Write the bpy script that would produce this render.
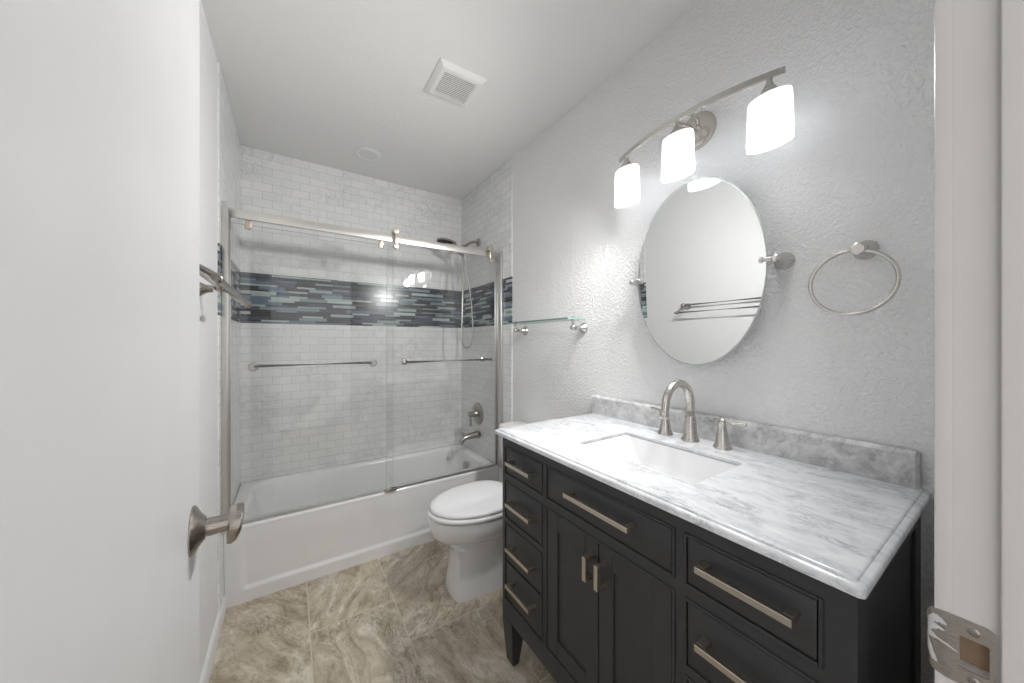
import bpy, bmesh, math, random
from mathutils import Vector, Matrix
random.seed(7)
PI = math.pi
S = bpy.context.scene
for o in list(bpy.data.objects):
    bpy.data.objects.remove(o, do_unlink=True)
C = S.collection

# ------------------------------------------------------------------ camera
cd = bpy.data.cameras.new('camera')
cam = bpy.data.objects.new('camera', cd)
C.objects.link(cam)
cam.location = (0, 0, 1.27)
cam.rotation_euler = (PI / 2, 0, -0.577)
cd.sensor_width = 36
cd.lens = 36 * 338.92 / 1024
cd.clip_start = 0.01
S.camera = cam
# ------------------------------------------------------------------ world: daylight that enters through the hall
w = bpy.data.worlds.new('world')
S.world = w
w.use_nodes = True
bg = w.node_tree.nodes['Background']
bg.inputs[0].default_value = (0.97, 0.985, 1.0, 1)
bg.inputs[1].default_value = 1.6
S.view_settings.view_transform = 'Standard'
S.view_settings.look = 'None'
S.view_settings.exposure = 0.74
S.view_settings.gamma = 1
S.view_settings.use_curve_mapping = False
LAMP_W = 19.0           # each of the three bulbs of the vanity light, thrown out into the room
GLOW_W = 1.0           # the part of it that falls back around the shade
SHADE_GLOW = 0.22

# ------------------------------------------------------------------ room numbers (metres)
XL, XR, YB, CE = -0.266, 1.232, 2.696, 2.498     # tile faces / ceiling
WL, WR, WB = -0.272, 1.238, 2.704                # plaster faces
YF0, YF1 = -0.075, 0.045                         # front wall (doorway) outer / inner face
JX0, JX1 = -0.115, 0.57                          # doorway jamb faces

# ------------------------------------------------------------------ mesh helpers
LOC = {}

def finish(bm, smooth=True, ang=35):
    bmesh.ops.recalc_face_normals(bm, faces=bm.faces)
    return bm

def obj(name, bm, mat, parent=None, smooth=True, ang=35):
    bmesh.ops.recalc_face_normals(bm, faces=bm.faces)
    me = bpy.data.meshes.new(name)
    off = LOC.get(parent.name) if parent else None
    o = bpy.data.objects.new(name, me)
    C.objects.link(o)
    if parent:
        o.parent = parent
        if off is not None:
            bmesh.ops.translate(bm, verts=bm.verts, vec=-off)
            LOC[o.name] = off
        else:
            LOC[o.name] = Vector((0, 0, 0))
    else:
        LOC[o.name] = Vector((0, 0, 0))
    bm.to_mesh(me)
    bm.free()
    for m in (mat if isinstance(mat, (list, tuple)) else [mat]):
        me.materials.append(m)
    if smooth:
        for p in me.polygons:
            p.use_smooth = True
        me.set_sharp_from_angle(angle=math.radians(ang))
    return o

def thing(name, label, cat, loc, group=None):
    o = bpy.data.objects.new(name, None)
    o.empty_display_size = 0.05
    C.objects.link(o)
    o.location = loc
    LOC[o.name] = Vector(loc)
    o['label'] = label
    o['category'] = cat
    if group:
        o['group'] = group
    return o

def struct(name, bm, mat, parent=None, smooth=True):
    o = obj(name, bm, mat, parent, smooth)
    if parent is None:
        o['kind'] = 'structure'
    return o

def B():
    return bmesh.new()

def box(bm, x0, x1, y0, y1, z0, z1, bev=0.0, seg=2, mat=0):
    vs = [bm.verts.new((x, y, z)) for x in (x0, x1) for y in (y0, y1) for z in (z0, z1)]
    q = [(0, 1, 3, 2), (4, 6, 7, 5), (0, 4, 5, 1), (2, 3, 7, 6), (0, 2, 6, 4), (1, 5, 7, 3)]
    fs = [bm.faces.new([vs[i] for i in f]) for f in q]
    for f in fs:
        f.material_index = mat
    if bev > 0:
        es = list({e for f in fs for e in f.edges})
        bmesh.ops.bevel(bm, geom=es, offset=bev, segments=seg, profile=0.5, affect='EDGES')
    return bm

def loft(bm, rings, cap0=True, cap1=True, closed=True):
    R = [[bm.verts.new(p) for p in r] for r in rings]
    n = len(R[0])
    for a, b in zip(R[:-1], R[1:]):
        for i in range(n if closed else n - 1):
            j = (i + 1) % n
            bm.faces.new((a[i], a[j], b[j], b[i]))
    if cap0:
        bm.faces.new(R[0][::-1])
    if cap1:
        bm.faces.new(R[-1])
    return bm

def frame_axes(d):
    d = Vector(d).normalized()
    up = Vector((0, 0, 1)) if abs(d.z) < 0.9 else Vector((1, 0, 0))
    a = d.cross(up).normalized()
    b = a.cross(d).normalized()
    return a, b, d

def lathe(bm, o, d, prof, n=32, cap0=True, cap1=True, sq=1.0):
    """prof: (radius, distance along d)"""
    a, b, d = frame_axes(d)
    o = Vector(o)
    rings = []
    for r, t in prof:
        r = max(r, 1e-4)
        rings.append([o + d * t + (a * math.cos(2 * PI * i / n) * sq + b * math.sin(2 * PI * i / n)) * r for i in range(n)])
    return loft(bm, rings, cap0, cap1)

def tube(bm, pts, r, n=14, cap=True):
    pts = [Vector(p) for p in pts]
    rs = r if isinstance(r, (list, tuple)) else [r] * len(pts)
    rings = []
    a = None
    for i, p in enumerate(pts):
        t = (pts[min(i + 1, len(pts) - 1)] - pts[max(i - 1, 0)]).normalized()
        if a is None:
            a, b, _ = frame_axes(t)
        else:
            a = (a - t * a.dot(t)).normalized()
            b = t.cross(a).normalized()
        rings.append([p + (a * math.cos(2 * PI * k / n) + b * math.sin(2 * PI * k / n)) * rs[i] for k in range(n)])
    return loft(bm, rings, cap, cap)

def rrect(cx, cy, hx, hy, r, z, k=8):
    pts = []
    r = min(r, hx - 1e-4, hy - 1e-4)
    for q, (sx, sy) in enumerate(((1, 1), (-1, 1), (-1, -1), (1, -1))):
        for i in range(k + 1):
            t = q * PI / 2 + (PI / 2) * i / k
            pts.append((cx + sx * (hx - r) + r * math.cos(t), cy + sy * (hy - r) + r * math.sin(t), z))
    return pts

def ball(bm, c, r, n=16, s=(1, 1, 1)):
    m = Matrix.Translation(c) @ Matrix.Diagonal((s[0], s[1], s[2], 1))
    bmesh.ops.create_uvsphere(bm, u_segments=n * 2, v_segments=n, radius=r, matrix=m)
    return bm

def bez(p0, p1, p2, p3, n=16):
    out = []
    for i in range(n + 1):
        t = i / n
        out.append(Vector(p0) * (1 - t) ** 3 + Vector(p1) * 3 * t * (1 - t) ** 2 + Vector(p2) * 3 * t * t * (1 - t) + Vector(p3) * t ** 3)
    return out

# ------------------------------------------------------------------ materials
class NT:
    def __init__(s, name):
        s.m = bpy.data.materials.new(name)
        s.m.use_nodes = True
        s.t = s.m.node_tree
        s.bsdf = s.t.nodes['Principled BSDF']
        s.out = s.t.nodes['Material Output']
    def n(s, typ, **kw):
        nd = s.t.nodes.new(typ)
        for k, v in kw.items():
            setattr(nd, k, v)
        return nd
    def l(s, a, b):
        s.t.links.new(a, b)
    def math(s, op, a, b=None, c=None):
        nd = s.n('ShaderNodeMath', operation=op)
        for i, v in enumerate((a, b, c)):
            if v is None:
                continue
            if isinstance(v, (int, float)):
                nd.inputs[i].default_value = v
            else:
                s.l(v, nd.inputs[i])
        return nd.outputs[0]
    def noise(s, vec, scale, detail=3, rough=0.5, dist=0.0):
        nd = s.n('ShaderNodeTexNoise')
        nd.inputs['Scale'].default_value = scale
        nd.inputs['Detail'].default_value = detail
        nd.inputs['Roughness'].default_value = rough
        nd.inputs['Distortion'].default_value = dist
        if vec is not None:
            s.l(vec, nd.inputs['Vector'])
        return nd
    def ramp(s, fac, stops, interp='LINEAR'):
        nd = s.n('ShaderNodeValToRGB')
        nd.color_ramp.interpolation = interp
        el = nd.color_ramp.elements
        while len(el) > 1:
            el.remove(el[-1])
        el[0].position = stops[0][0]
        el[0].color = (*stops[0][1], 1)
        for p, c in stops[1:]:
            e = el.new(p)
            e.color = (*c, 1)
        s.l(fac, nd.inputs[0])
        return nd.outputs[0]
    def mix(s, fac, a, b, blend='MIX'):
        nd = s.n('ShaderNodeMix', data_type='RGBA', blend_type=blend)
        for sock, v in ((nd.inputs[0], fac), (nd.inputs[6], a), (nd.inputs[7], b)):
            if isinstance(v, (int, float)):
                sock.default_value = v
            elif isinstance(v, tuple):
                sock.default_value = (*v, 1)
            else:
                s.l(v, sock)
        return nd.outputs[2]
    def bump(s, h, strength, dist=0.01):
        nd = s.n('ShaderNodeBump')
        nd.inputs['Strength'].default_value = strength
        nd.inputs['Distance'].default_value = dist
        s.l(h, nd.inputs['Height'])
        s.l(nd.outputs[0], s.bsdf.inputs['Normal'])
        return nd
    def set(s, col=None, rough=None, metal=None, spec=None, coat=None):
        if col is not None:
            s.bsdf.inputs['Base Color'].default_value = (*col, 1)
        if rough is not None:
            s.bsdf.inputs['Roughness'].default_value = rough
        if metal is not None:
            s.bsdf.inputs['Metallic'].default_value = metal
        if spec is not None:
            s.bsdf.inputs['Specular IOR Level'].default_value = spec
        if coat is not None:
            s.bsdf.inputs['Coat Weight'].default_value = coat
            s.bsdf.inputs['Coat Roughness'].default_value = 0.05
        return s

def srgb(r, g, b):
    f = lambda c: (c / 255 / 12.92) if c / 255 <= 0.04045 else ((c / 255 + 0.055) / 1.055) ** 2.4
    return (f(r), f(g), f(b))

def plain(name, col, rough=0.5, metal=0.0, spec=0.5, coat=None, grain=None):
    a = NT(name).set(col, rough, metal, spec, coat)
    tc = a.n('ShaderNodeTexCoord').outputs['Object']
    if grain:
        sc, st, ds = grain
        a.bump(a.noise(tc, sc, 2).outputs[0], st, ds)
    else:
        nz = a.noise(tc, 9, 3).outputs[0]
        a.l(a.ramp(nz, [(0.3, tuple(c * 0.97 for c in col)), (0.7, col)]), a.bsdf.inputs['Base Color'])
    return a.m

def wall_paint(name, col, scale=70, strength=0.5):
    a = NT(name).set(col, 0.62, 0, 0.35)
    g = a.n('ShaderNodeNewGeometry').outputs['Position']
    n1 = a.noise(g, scale, 2, 0.5, 0.6).outputs[0]
    n2 = a.noise(g, scale * 2.3, 2, 0.5, 0.3).outputs[0]
    r = a.ramp(n1, [(0.38, (0, 0, 0)), (0.62, (1, 1, 1))])
    h = a.math('ADD', r, a.math('MULTIPLY', n2, 0.35))
    a.bump(h, strength, 0.0022)
    return a.m

M = {}
M['wall'] = wall_paint('textured_wall_paint', (0.83, 0.83, 0.832), 100, 0.85)
M['wall_soft'] = wall_paint('soft_wall_paint', (0.83, 0.83, 0.832), 85, 0.35)
M['ceiling'] = wall_paint('ceiling_paint', (0.83, 0.83, 0.82), 90, 0.22)
M['door'] = plain('door_paint', (0.61, 0.61, 0.615), 0.38, 0, 0.4)
M['trim'] = plain('trim_paint', (0.60, 0.585, 0.57), 0.35, 0, 0.45)
M['base'] = plain('baseboard_paint', (0.8, 0.8, 0.81), 0.4)
M['porcelain'] = plain('porcelain', (0.82, 0.82, 0.83), 0.12, 0, 0.5, 0.4)
M['seat'] = plain('seat_plastic', (0.85, 0.845, 0.86), 0.22, 0, 0.5)
M['tub'] = plain('tub_enamel', (0.84, 0.84, 0.845), 0.18, 0, 0.5, 0.25)
M['plastic'] = plain('vent_plastic', (0.83, 0.83, 0.81), 0.4)
M['vent_dark'] = plain('vent_cavity_shade', (0.07, 0.07, 0.07), 0.8)  # shade behind the fan slats, painted as a near-black colour
M['wood_raw'] = plain('raw_wood', srgb(140, 118, 95), 0.8)
M['rubber'] = plain('dark_rubber', (0.03, 0.03, 0.03), 0.6)
M['screw'] = plain('screw_steel', (0.3, 0.28, 0.26), 0.35, 1.0)

def metal(name, col, rough):
    a = NT(name).set(col, rough, 1.0)
    tc = a.n('ShaderNodeTexCoord').outputs['Object']
    mp = a.n('ShaderNodeMapping')
    mp.inputs['Scale'].default_value = (30, 30, 600)
    a.l(tc, mp.inputs[0])
    n = a.noise(mp.outputs[0], 3, 2).outputs[0]
    rr = a.n('ShaderNodeMapRange')
    rr.inputs[3].default_value = rough - 0.04
    rr.inputs[4].default_value = rough + 0.05
    a.l(n, rr.inputs[0])
    a.l(rr.outputs[0], a.bsdf.inputs['Roughness'])
    return a.m
M['nickel'] = metal('brushed_nickel', (0.60, 0.575, 0.545), 0.26)
M['rail'] = metal('satin_rail_nickel', (0.72, 0.70, 0.67), 0.34)
M['handle'] = metal('champagne_nickel', (0.60, 0.54, 0.46), 0.32)
M['dark_nickel'] = metal('aged_nickel', (0.42, 0.39, 0.36), 0.28)
M['alu'] = metal('satin_aluminium', (0.66, 0.65, 0.63), 0.36)

a = NT('charcoal_paint').set((0.042, 0.0425, 0.045), 0.40, 0, 0.42)
nz = a.noise(a.n('ShaderNodeTexCoord').outputs['Object'], 14, 3).outputs[0]
a.l(a.ramp(nz, [(0.3, (0.040, 0.0405, 0.043)), (0.7, (0.045, 0.0455, 0.048))]), a.bsdf.inputs['Base Color'])
M['charcoal'] = a.m

# carrara marble
def marble(name, base, vein, vein2, amount, stretch, scale=1.0):
    a = NT(name).set(base, 0.16, 0, 0.5)
    tc = a.n('ShaderNodeTexCoord').outputs['Object']
    mp = a.n('ShaderNodeMapping')
    mp.inputs['Rotation'].default_value = (0.3, 0.2, stretch[3])
    mp.inputs['Scale'].default_value = stretch[:3]
    a.l(tc, mp.inputs[0])
    v = mp.outputs[0]
    big = a.noise(v, 5 * scale, 5, 0.62, 1.4).outputs[0]
    fine = a.noise(v, 15 * scale, 8, 0.7, 1.0).outputs[0]
    ridge = a.math('ABSOLUTE', a.math('SUBTRACT', fine, 0.5))
    line = a.ramp(ridge, [(0.0, (1, 1, 1)), (0.05, (0.35, 0.35, 0.35)), (0.13, (0, 0, 0))])
    mask = a.ramp(big, [(0.42, (0, 0, 0)), (0.66, (1, 1, 1))])
    lm = a.math('MULTIPLY', line, mask)
    cloud = a.ramp(a.noise(v, 9 * scale, 6, 0.65, 0.8).outputs[0], [(0.35, base), (0.68, vein2)])
    col = a.mix(a.math('MULTIPLY', lm, amount), cloud, vein)
    a.l(col, a.bsdf.inputs['Base Color'])
    return a.m
M['marble'] = marble('carrara_counter', (0.82, 0.832, 0.848), (0.28, 0.30, 0.33), (0.69, 0.715, 0.75), 0.8, (1.7, 0.75, 1.0, 0.5), 1.7)
M['marble_splash'] = marble('carrara_splash', (0.76, 0.76, 0.765), (0.22, 0.22, 0.23), (0.50, 0.50, 0.515), 0.85, (1.0, 1.0, 1.0, 0.9), 1.9)

# small marble subway tiles; the pattern follows the wall
def subway(name, axis):
    a = NT(name).set(None, 0.25, 0, 0.5)
    g = a.n('ShaderNodeNewGeometry').outputs['Position']
    sp = a.n('ShaderNodeSeparateXYZ')
    a.l(g, sp.inputs[0])
    cb = a.n('ShaderNodeCombineXYZ')
    a.l(sp.outputs[axis], cb.inputs[0])
    a.l(sp.outputs[2], cb.inputs[1])
    br = a.n('ShaderNodeTexBrick')
    br.offset = 0.5
    br.inputs['Scale'].default_value = 1
    br.inputs['Brick Width'].default_value = 0.104
    br.inputs['Row Height'].default_value = 0.0520
    br.inputs['Mortar Size'].default_value = 0.0013
    br.inputs['Mortar Smooth'].default_value = 0.2
    br.inputs['Bias'].default_value = 0.2
    br.inputs['Color1'].default_value = (0.77, 0.775, 0.77, 1)
    br.inputs['Color2'].default_value = (0.84, 0.84, 0.835, 1)
    br.inputs['Mortar'].default_value = (0.57, 0.57, 0.575, 1)
    a.l(cb.outputs[0], br.inputs['Vector'])
    n = a.noise(g, 13, 6, 0.65, 1.5).outputs[0]
    ridge = a.math('ABSOLUTE', a.math('SUBTRACT', n, 0.5))
    line = a.ramp(ridge, [(0.0, (1, 1, 1)), (0.025, (0.3, 0.3, 0.3)), (0.07, (0, 0, 0))])
    msk = a.ramp(a.noise(g, 4.0, 2).outputs[0], [(0.47, (0, 0, 0)), (0.62, (1, 1, 1))])
    col = a.mix(a.math('MULTIPLY', a.math('MULTIPLY', line, msk), 0.42), br.outputs[0], (0.45, 0.46, 0.49))
    a.l(col, a.bsdf.inputs['Base Color'])
    a.bump(a.math('SUBTRACT', 1.0, br.outputs[1]), 0.35, 0.001)
    return a.m
M['tile_x'] = subway('marble_subway_back', 0)
M['tile_y'] = subway('marble_subway_side', 1)

# glass strip mosaic: rows of alternating height, strips of random tone
def mosaic(name, axis):
    a = NT(name).set(None, 0.20, 0, 0.4)
    g = a.n('ShaderNodeNewGeometry').outputs['Position']
    sp = a.n('ShaderNodeSeparateXYZ')
    a.l(g, sp.inputs[0])
    h, z = sp.outputs[axis], sp.outputs[2]
    t = a.math('DIVIDE', z, 0.0325)
    k = a.math('FLOOR', t)
    f = a.math('FRACT', t)
    thin = a.math('LESS_THAN', f, 0.36)
    row = a.math('ADD', a.math('MULTIPLY', k, 2), thin)
    wn = a.n('ShaderNodeTexWhiteNoise', noise_dimensions='1D')
    a.l(row, wn.inputs['W'])
    L = a.math('ADD', 0.10, a.math('MULTIPLY', wn.outputs[0], 0.09))
    u = a.math('ADD', a.math('DIVIDE', h, L), a.math('MULTIPLY', wn.outputs[0], 37.7))
    c = a.math('FLOOR', u)
    cb = a.n('ShaderNodeCombineXYZ')
    a.l(row, cb.inputs[0])
    a.l(c, cb.inputs[1])
    w2 = a.n('ShaderNodeTexWhiteNoise', noise_dimensions='2D')
    a.l(cb.outputs[0], w2.inputs['Vector'])
    col = a.ramp(w2.outputs[0], [
        (0.0, srgb(62, 63, 68)), (0.18, srgb(84, 86, 99)), (0.36, srgb(70, 68, 68)),
        (0.48, srgb(112, 126, 140)), (0.62, srgb(92, 95, 108)), (0.74, srgb(182, 194, 190)), (0.86, srgb(136, 148, 156)), (0.95, srgb(160, 172, 172))], 'CONSTANT')
    fu = a.math('FRACT', u)
    e1 = a.math('LESS_THAN', a.math('MINIMUM', fu, a.math('SUBTRACT', 1.0, fu)), 0.006)
    d = a.math('MINIMUM', a.math('ABSOLUTE', a.math('SUBTRACT', f, 0.36)), a.math('MINIMUM', f, a.math('SUBTRACT', 1.0, f)))
    e2 = a.math('LESS_THAN', d, 0.018)
    e = a.math('MAXIMUM', e1, e2)
    a.l(a.mix(e, col, srgb(96, 98, 102)), a.bsdf.inputs['Base Color'])
    a.l(a.math('ADD', 0.20, a.math('MULTIPLY', e, 0.4)), a.bsdf.inputs['Roughness'])
    a.bump(a.math('SUBTRACT', 1.0, e), 0.3, 0.001)
    return a.m
M['mosaic_x'] = mosaic('glass_mosaic_back', 0)
M['mosaic_y'] = mosaic('glass_mosaic_side', 1)

# travertine-look floor tile, columns of 0.355 m with staggered joints
a = NT('travertine_floor').set(None, 0.33, 0, 0.45)
g = a.n('ShaderNodeNewGeometry').outputs['Position']
sp = a.n('ShaderNodeSeparateXYZ')
a.l(g, sp.inputs[0])
u = a.math('DIVIDE', a.math('SUBTRACT', sp.outputs[0], 0.068), 0.355)
ci = a.math('FLOOR', u)
fu = a.math('FRACT', u)
odd = a.math('FLOORED_MODULO', ci, 2.0)
v = a.math('DIVIDE', a.math('SUBTRACT', sp.outputs[1], a.math('SUBTRACT', 1.715, a.math('MULTIPLY', odd, 0.275))), 0.71)
ri = a.math('FLOOR', v)
fv = a.math('FRACT', v)
cb = a.n('ShaderNodeCombineXYZ')
a.l(ci, cb.inputs[0]); a.l(ri, cb.inputs[1])
wn = a.n('ShaderNodeTexWhiteNoise', noise_dimensions='2D')
a.l(cb.outputs[0], wn.inputs['Vector'])
off = a.n('ShaderNodeVectorMath', operation='SCALE')
a.l(wn.outputs[1], off.inputs[0]); off.inputs['Scale'].default_value = 9.0
ad = a.n('ShaderNodeVectorMath', operation='ADD')
a.l(g, ad.inputs[0]); a.l(off.outputs[0], ad.inputs[1])
rot = a.n('ShaderNodeVectorRotate', rotation_type='Z_AXIS')
a.l(ad.outputs[0], rot.inputs['Vector'])
a.l(a.math('MULTIPLY', wn.outputs[0], 2.4), rot.inputs['Angle'])
mp = a.n('ShaderNodeMapping')
mp.inputs['Scale'].default_value = (1.0, 2.1, 1.0)
a.l(rot.outputs[0], mp.inputs[0])
vec = mp.outputs[0]
n1 = a.noise(vec, 4.2, 8, 0.66, 1.6).outputs[0]
n2 = a.noise(vec, 22, 6, 0.7, 1.2).outputs[0]
base = a.ramp(n1, [(0.30, srgb(146, 132, 112)), (0.44, srgb(186, 173, 152)), (0.55, srgb(204, 194, 176)), (0.68, srgb(228, 222, 210))])
ridge = a.math('ABSOLUTE', a.math('SUBTRACT', a.noise(vec, 6.5, 7, 0.62, 2.6).outputs[0], 0.5))
line = a.ramp(ridge, [(0.0, (1, 1, 1)), (0.012, (0.5, 0.5, 0.5)), (0.04, (0, 0, 0))])
msk = a.ramp(a.noise(vec, 3.1, 3).outputs[0], [(0.42, (0, 0, 0)), (0.62, (1, 1, 1))])
c1 = a.mix(a.math('MULTIPLY', a.math('MULTIPLY', line, msk), 0.75), base, srgb(96, 82, 68))
spk = a.ramp(n2, [(0.34, (0.62, 0.60, 0.57)), (0.50, (1, 1, 1))])
c2 = a.mix(0.7, c1, spk, 'MULTIPLY')
gu = a.math('LESS_THAN', a.math('MULTIPLY', a.math('MINIMUM', fu, a.math('SUBTRACT', 1.0, fu)), 0.355), 0.0026)
gv = a.math('LESS_THAN', a.math('MULTIPLY', a.math('MINIMUM', fv, a.math('SUBTRACT', 1.0, fv)), 0.71), 0.0026)
gr = a.math('MAXIMUM', gu, gv)
a.l(a.mix(gr, c2, srgb(206, 196, 178)), a.bsdf.inputs['Base Color'])
a.bump(a.math('SUBTRACT', a.math('MULTIPLY', n2, 0.25), a.math('MULTIPLY', gr, 0.6)), 0.25, 0.0015)
M['floor'] = a.m

# thin clear glass: straight-through transmission plus a mirror reflection that grows at grazing angles
def clear_glass(name, tint):
    a = NT(name)
    a.t.nodes.remove(a.bsdf)
    tr = a.n('ShaderNodeBsdfTransparent')
    tr.inputs[0].default_value = (*tint, 1)
    gl = a.n('ShaderNodeBsdfGlossy')
    gl.inputs['Roughness'].default_value = 0.0
    lw = a.n('ShaderNodeLayerWeight')
    lw.inputs[0].default_value = 0.5
    f = a.math('ADD', 0.045, a.math('MULTIPLY', a.math('POWER', lw.outputs['Facing'], 4.0), 0.9))
    mx = a.n('ShaderNodeMixShader')
    a.l(f, mx.inputs[0]); a.l(tr.outputs[0], mx.inputs[1]); a.l(gl.outputs[0], mx.inputs[2])
    a.l(mx.outputs[0], a.out.inputs[0])
    return a.m
M['glass'] = clear_glass('shower_glass', (0.99, 0.995, 0.992))
M['glass_edge'] = plain('glass_cut_edge', (0.50, 0.60, 0.575), 0.15)
M['shelf_edge'] = plain('shelf_glass_edge', (0.22, 0.36, 0.33), 0.15)
M['mirror'] = NT('mirror_silver').set((0.86, 0.875, 0.87), 0.0, 1.0).m
M['mirror_edge'] = plain('mirror_edge', (0.45, 0.5, 0.49), 0.2)

a = NT('opal_shade')
a.set((0.9, 0.9, 0.9), 0.3)
a.bsdf.inputs['Emission Color'].default_value = (0.97, 0.985, 1.0, 1)
a.bsdf.inputs['Emission Strength'].default_value = SHADE_GLOW
tl = a.n('ShaderNodeBsdfTranslucent')
tl.inputs[0].default_value = (0.9, 0.92, 0.94, 1)
mx = a.n('ShaderNodeMixShader')
mx.inputs[0].default_value = 0.45
a.l(a.bsdf.outputs[0], mx.inputs[1]); a.l(tl.outputs[0], mx.inputs[2]); a.l(mx.outputs[0], a.out.inputs[0])
M['shade'] = a.m
M['lens'] = plain('downlight_lens', (0.78, 0.78, 0.78), 0.3)

# ================================================================== THE ROOM
b = B(); box(b, WL - 0.1, WR + 0.1, YF0, WB + 0.1, -0.1, 0)
struct('floor', b, M['floor'], smooth=False)
b = B(); box(b, WL - 0.1, WR + 0.1, YF0, WB + 0.1, CE, CE + 0.1)
struct('ceiling', b, M['ceiling'], smooth=False)
YT, YTL = 1.897, 1.955         # where the tile starts on the right and left walls
ZB0, ZB1 = 1.386, 1.705
b = B(); box(b, WL - 0.1, WL, YF1, WB, 0, CE)
wl = struct('wall_left', b, M['wall_soft'], smooth=False)
b = B(); box(b, WL, XL, YTL, YB, 0.075, ZB0); box(b, WL, XL, YTL, YB, ZB1, CE)
obj('marble_tile', b, M['tile_y'], wl, False)
b = B(); box(b, WL, XL - 0.0005, YTL, YB, ZB0, ZB1)
obj('glass_mosaic', b, M['mosaic_y'], wl, False)
b = B(); box(b, WR, WR + 0.1, YF1, WB, 0, CE)
wr = struct('wall_right', b, M['wall'], smooth=False)
b = B(); box(b, XR, WR, YT, YB, 0.075, ZB0); box(b, XR, WR, YT, YB, ZB1, CE)
obj('marble_tile', b, M['tile_y'], wr, False)
b = B(); box(b, XR + 0.0005, WR, YT, YB, ZB0, ZB1)
obj('glass_mosaic', b, M['mosaic_y'], wr, False)
b = B(); box(b, WL - 0.1, WR + 0.1, WB, WB + 0.1, 0, CE)
wb = struct('wall_back', b, M['wall'], smooth=False)
b = B(); box(b, WL, WR, YB, WB, 0.3, ZB0); box(b, WL, WR, YB, WB, ZB1, CE)
obj('marble_tile', b, M['tile_x'], wb, False)
b = B(); box(b, WL, WR, YB + 0.0005, WB, ZB0, ZB1)
obj('glass_mosaic', b, M['mosaic_x'], wb, False)
DH = 2.04
JT = 0.018
b = B()
box(b, WL - 0.1, JX0 - JT, YF0, YF1, 0, CE)
box(b, JX1 + JT, WR + 0.1, YF0, YF1, 0, CE)
box(b, JX0 - JT, JX1 + JT, YF0, YF1, DH + JT, CE)
struct('wall_front', b, M['wall_soft'], smooth=False)

def prof_base(bm, axis, face, sgn, a0, a1, h=0.075, t=0.013):
    pts = [(0, 0), (t, 0), (t, h - 0.018), (t * 0.75, h - 0.01), (t * 0.45, h - 0.003), (0, h)]
    rings = []
    for s in (a0, a1):
        rings.append([(face + sgn * d, s, z) if axis == 'y' else (s, face + sgn * d, z) for d, z in pts])
    return loft(bm, rings)
b = B(); prof_base(b, 'y', WL, 1, YF1 + 0.001, 2.093)
struct('baseboard_left', b, M['base'])
b = B(); prof_base(b, 'y', WR, -1, YF1 + 0.001, 2.05)
struct('baseboard_right', b, M['base'])

# door frame: two jambs, head, stops and casings; the latch pocket is cut into the right jamb
HY0, HY1, HZ0, HZ1 = 0.0228, 0.0412, 0.9400, 0.9720
b = B()
box(b, JX0 - JT, JX0, YF0, YF1, 0, DH)
box(b, JX0 - JT, JX1 + JT, YF0, YF1, DH, DH + JT)
box(b, JX1, JX1 + JT, YF0, YF1, 0, HZ0)
box(b, JX1, JX1 + JT, YF0, YF1, HZ1, DH)
box(b, JX1, JX1 + JT, YF0, HY0, HZ0, HZ1)
box(b, JX1, JX1 + JT, HY1, YF1, HZ0, HZ1)
tf = struct('trim_1', b, M['trim'], smooth=False)
b = B()
box(b, JX1 - 0.012, JX1, -0.03, 0.0165, 0, DH, 0.003)
box(b, JX0, JX0 + 0.012, -0.03, 0.0045, 0, DH, 0.003)
box(b, JX0 + 0.012, JX1 - 0.012, -0.03, 0.0045, DH - 0.012, DH, 0.003)
obj('door_stop', b, M['trim'], tf)
b = B()
for (y0, y1) in ((YF1, YF1 + 0.012), (YF0 - 0.012, YF0)):
    box(b, JX1 + 0.0002, JX1 + 0.06, y0 - (0.003 if y0 > 0 else 0), y1 + (0 if y0 > 0 else 0.003), 0, DH + 0.065, 0.002)
    box(b, JX0 - 0.06, JX0 - 0.0015, y0, y1, 0, DH + 0.065, 0.004)
    box(b, JX0 - 0.0015, JX1 + 0.0015, y0, y1, DH + 0.0015, DH + 0.065, 0.004)
obj('casing', b, M['trim'], tf)
# strike plate with a curved lip, a latch hole and two screws
b = B()
px = JX1 - 0.0016
pz0, pz1 = 0.9225, 0.9895
pzc = (pz0 + pz1) / 2
outer = [(0.046, pz0), (0.046, pz1)]
for (cy_, cz_, t0) in ((0.0195 + 0.006, pz1 - 0.006, PI / 2), (0.0195 + 0.006, pz0 + 0.006, PI)):
    for i in range(7):
        t = t0 + PI / 2 * i / 6
        outer.append((cy_ + 0.006 * math.cos(t), cz_ + 0.006 * math.sin(t)))
inner = [(y, z) for y, z, _ in rrect((HY0 + HY1) / 2, (HZ0 + HZ1) / 2, (HY1 - HY0) / 2, (HZ1 - HZ0) / 2, 0.002, 0, 3)]
loops = []
for x in (px, JX1):
    lo_ = [b.verts.new((x, y, z)) for y, z in outer]
    li_ = [b.verts.new((x, y, z)) for y, z in inner]
    es = [b.edges.new((L2[i], L2[(i + 1) % len(L2)])) for L2 in (lo_, li_) for i in range(len(L2))]
    bmesh.ops.triangle_fill(b, use_beauty=True, use_dissolve=False, edges=es)
    loops.append((lo_, li_))
for q in (0, 1):
    A2, B2 = loops[0][q], loops[1][q]
    for i in range(len(A2)):
        j = (i + 1) % len(A2)
        b.faces.new((A2[i], A2[j], B2[j], B2[i]))
lip = []
for i in range(13):
    t = i / 12
    y = 0.046 + 0.0165 * math.sin(t * PI / 2)
    x = px + 0.010 * (1 - math.cos(t * PI / 2))
    hh = 0.0335 * math.sqrt(max(0.0, 1 - (0.86 * t ** 1.6) ** 2))
    lip.append([(x, y, pzc - hh), (x + 0.0016, y - 0.0004, pzc - hh), (x + 0.0016, y - 0.0004, pzc + hh), (x, y, pzc + hh)])
loft(b, lip)
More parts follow.
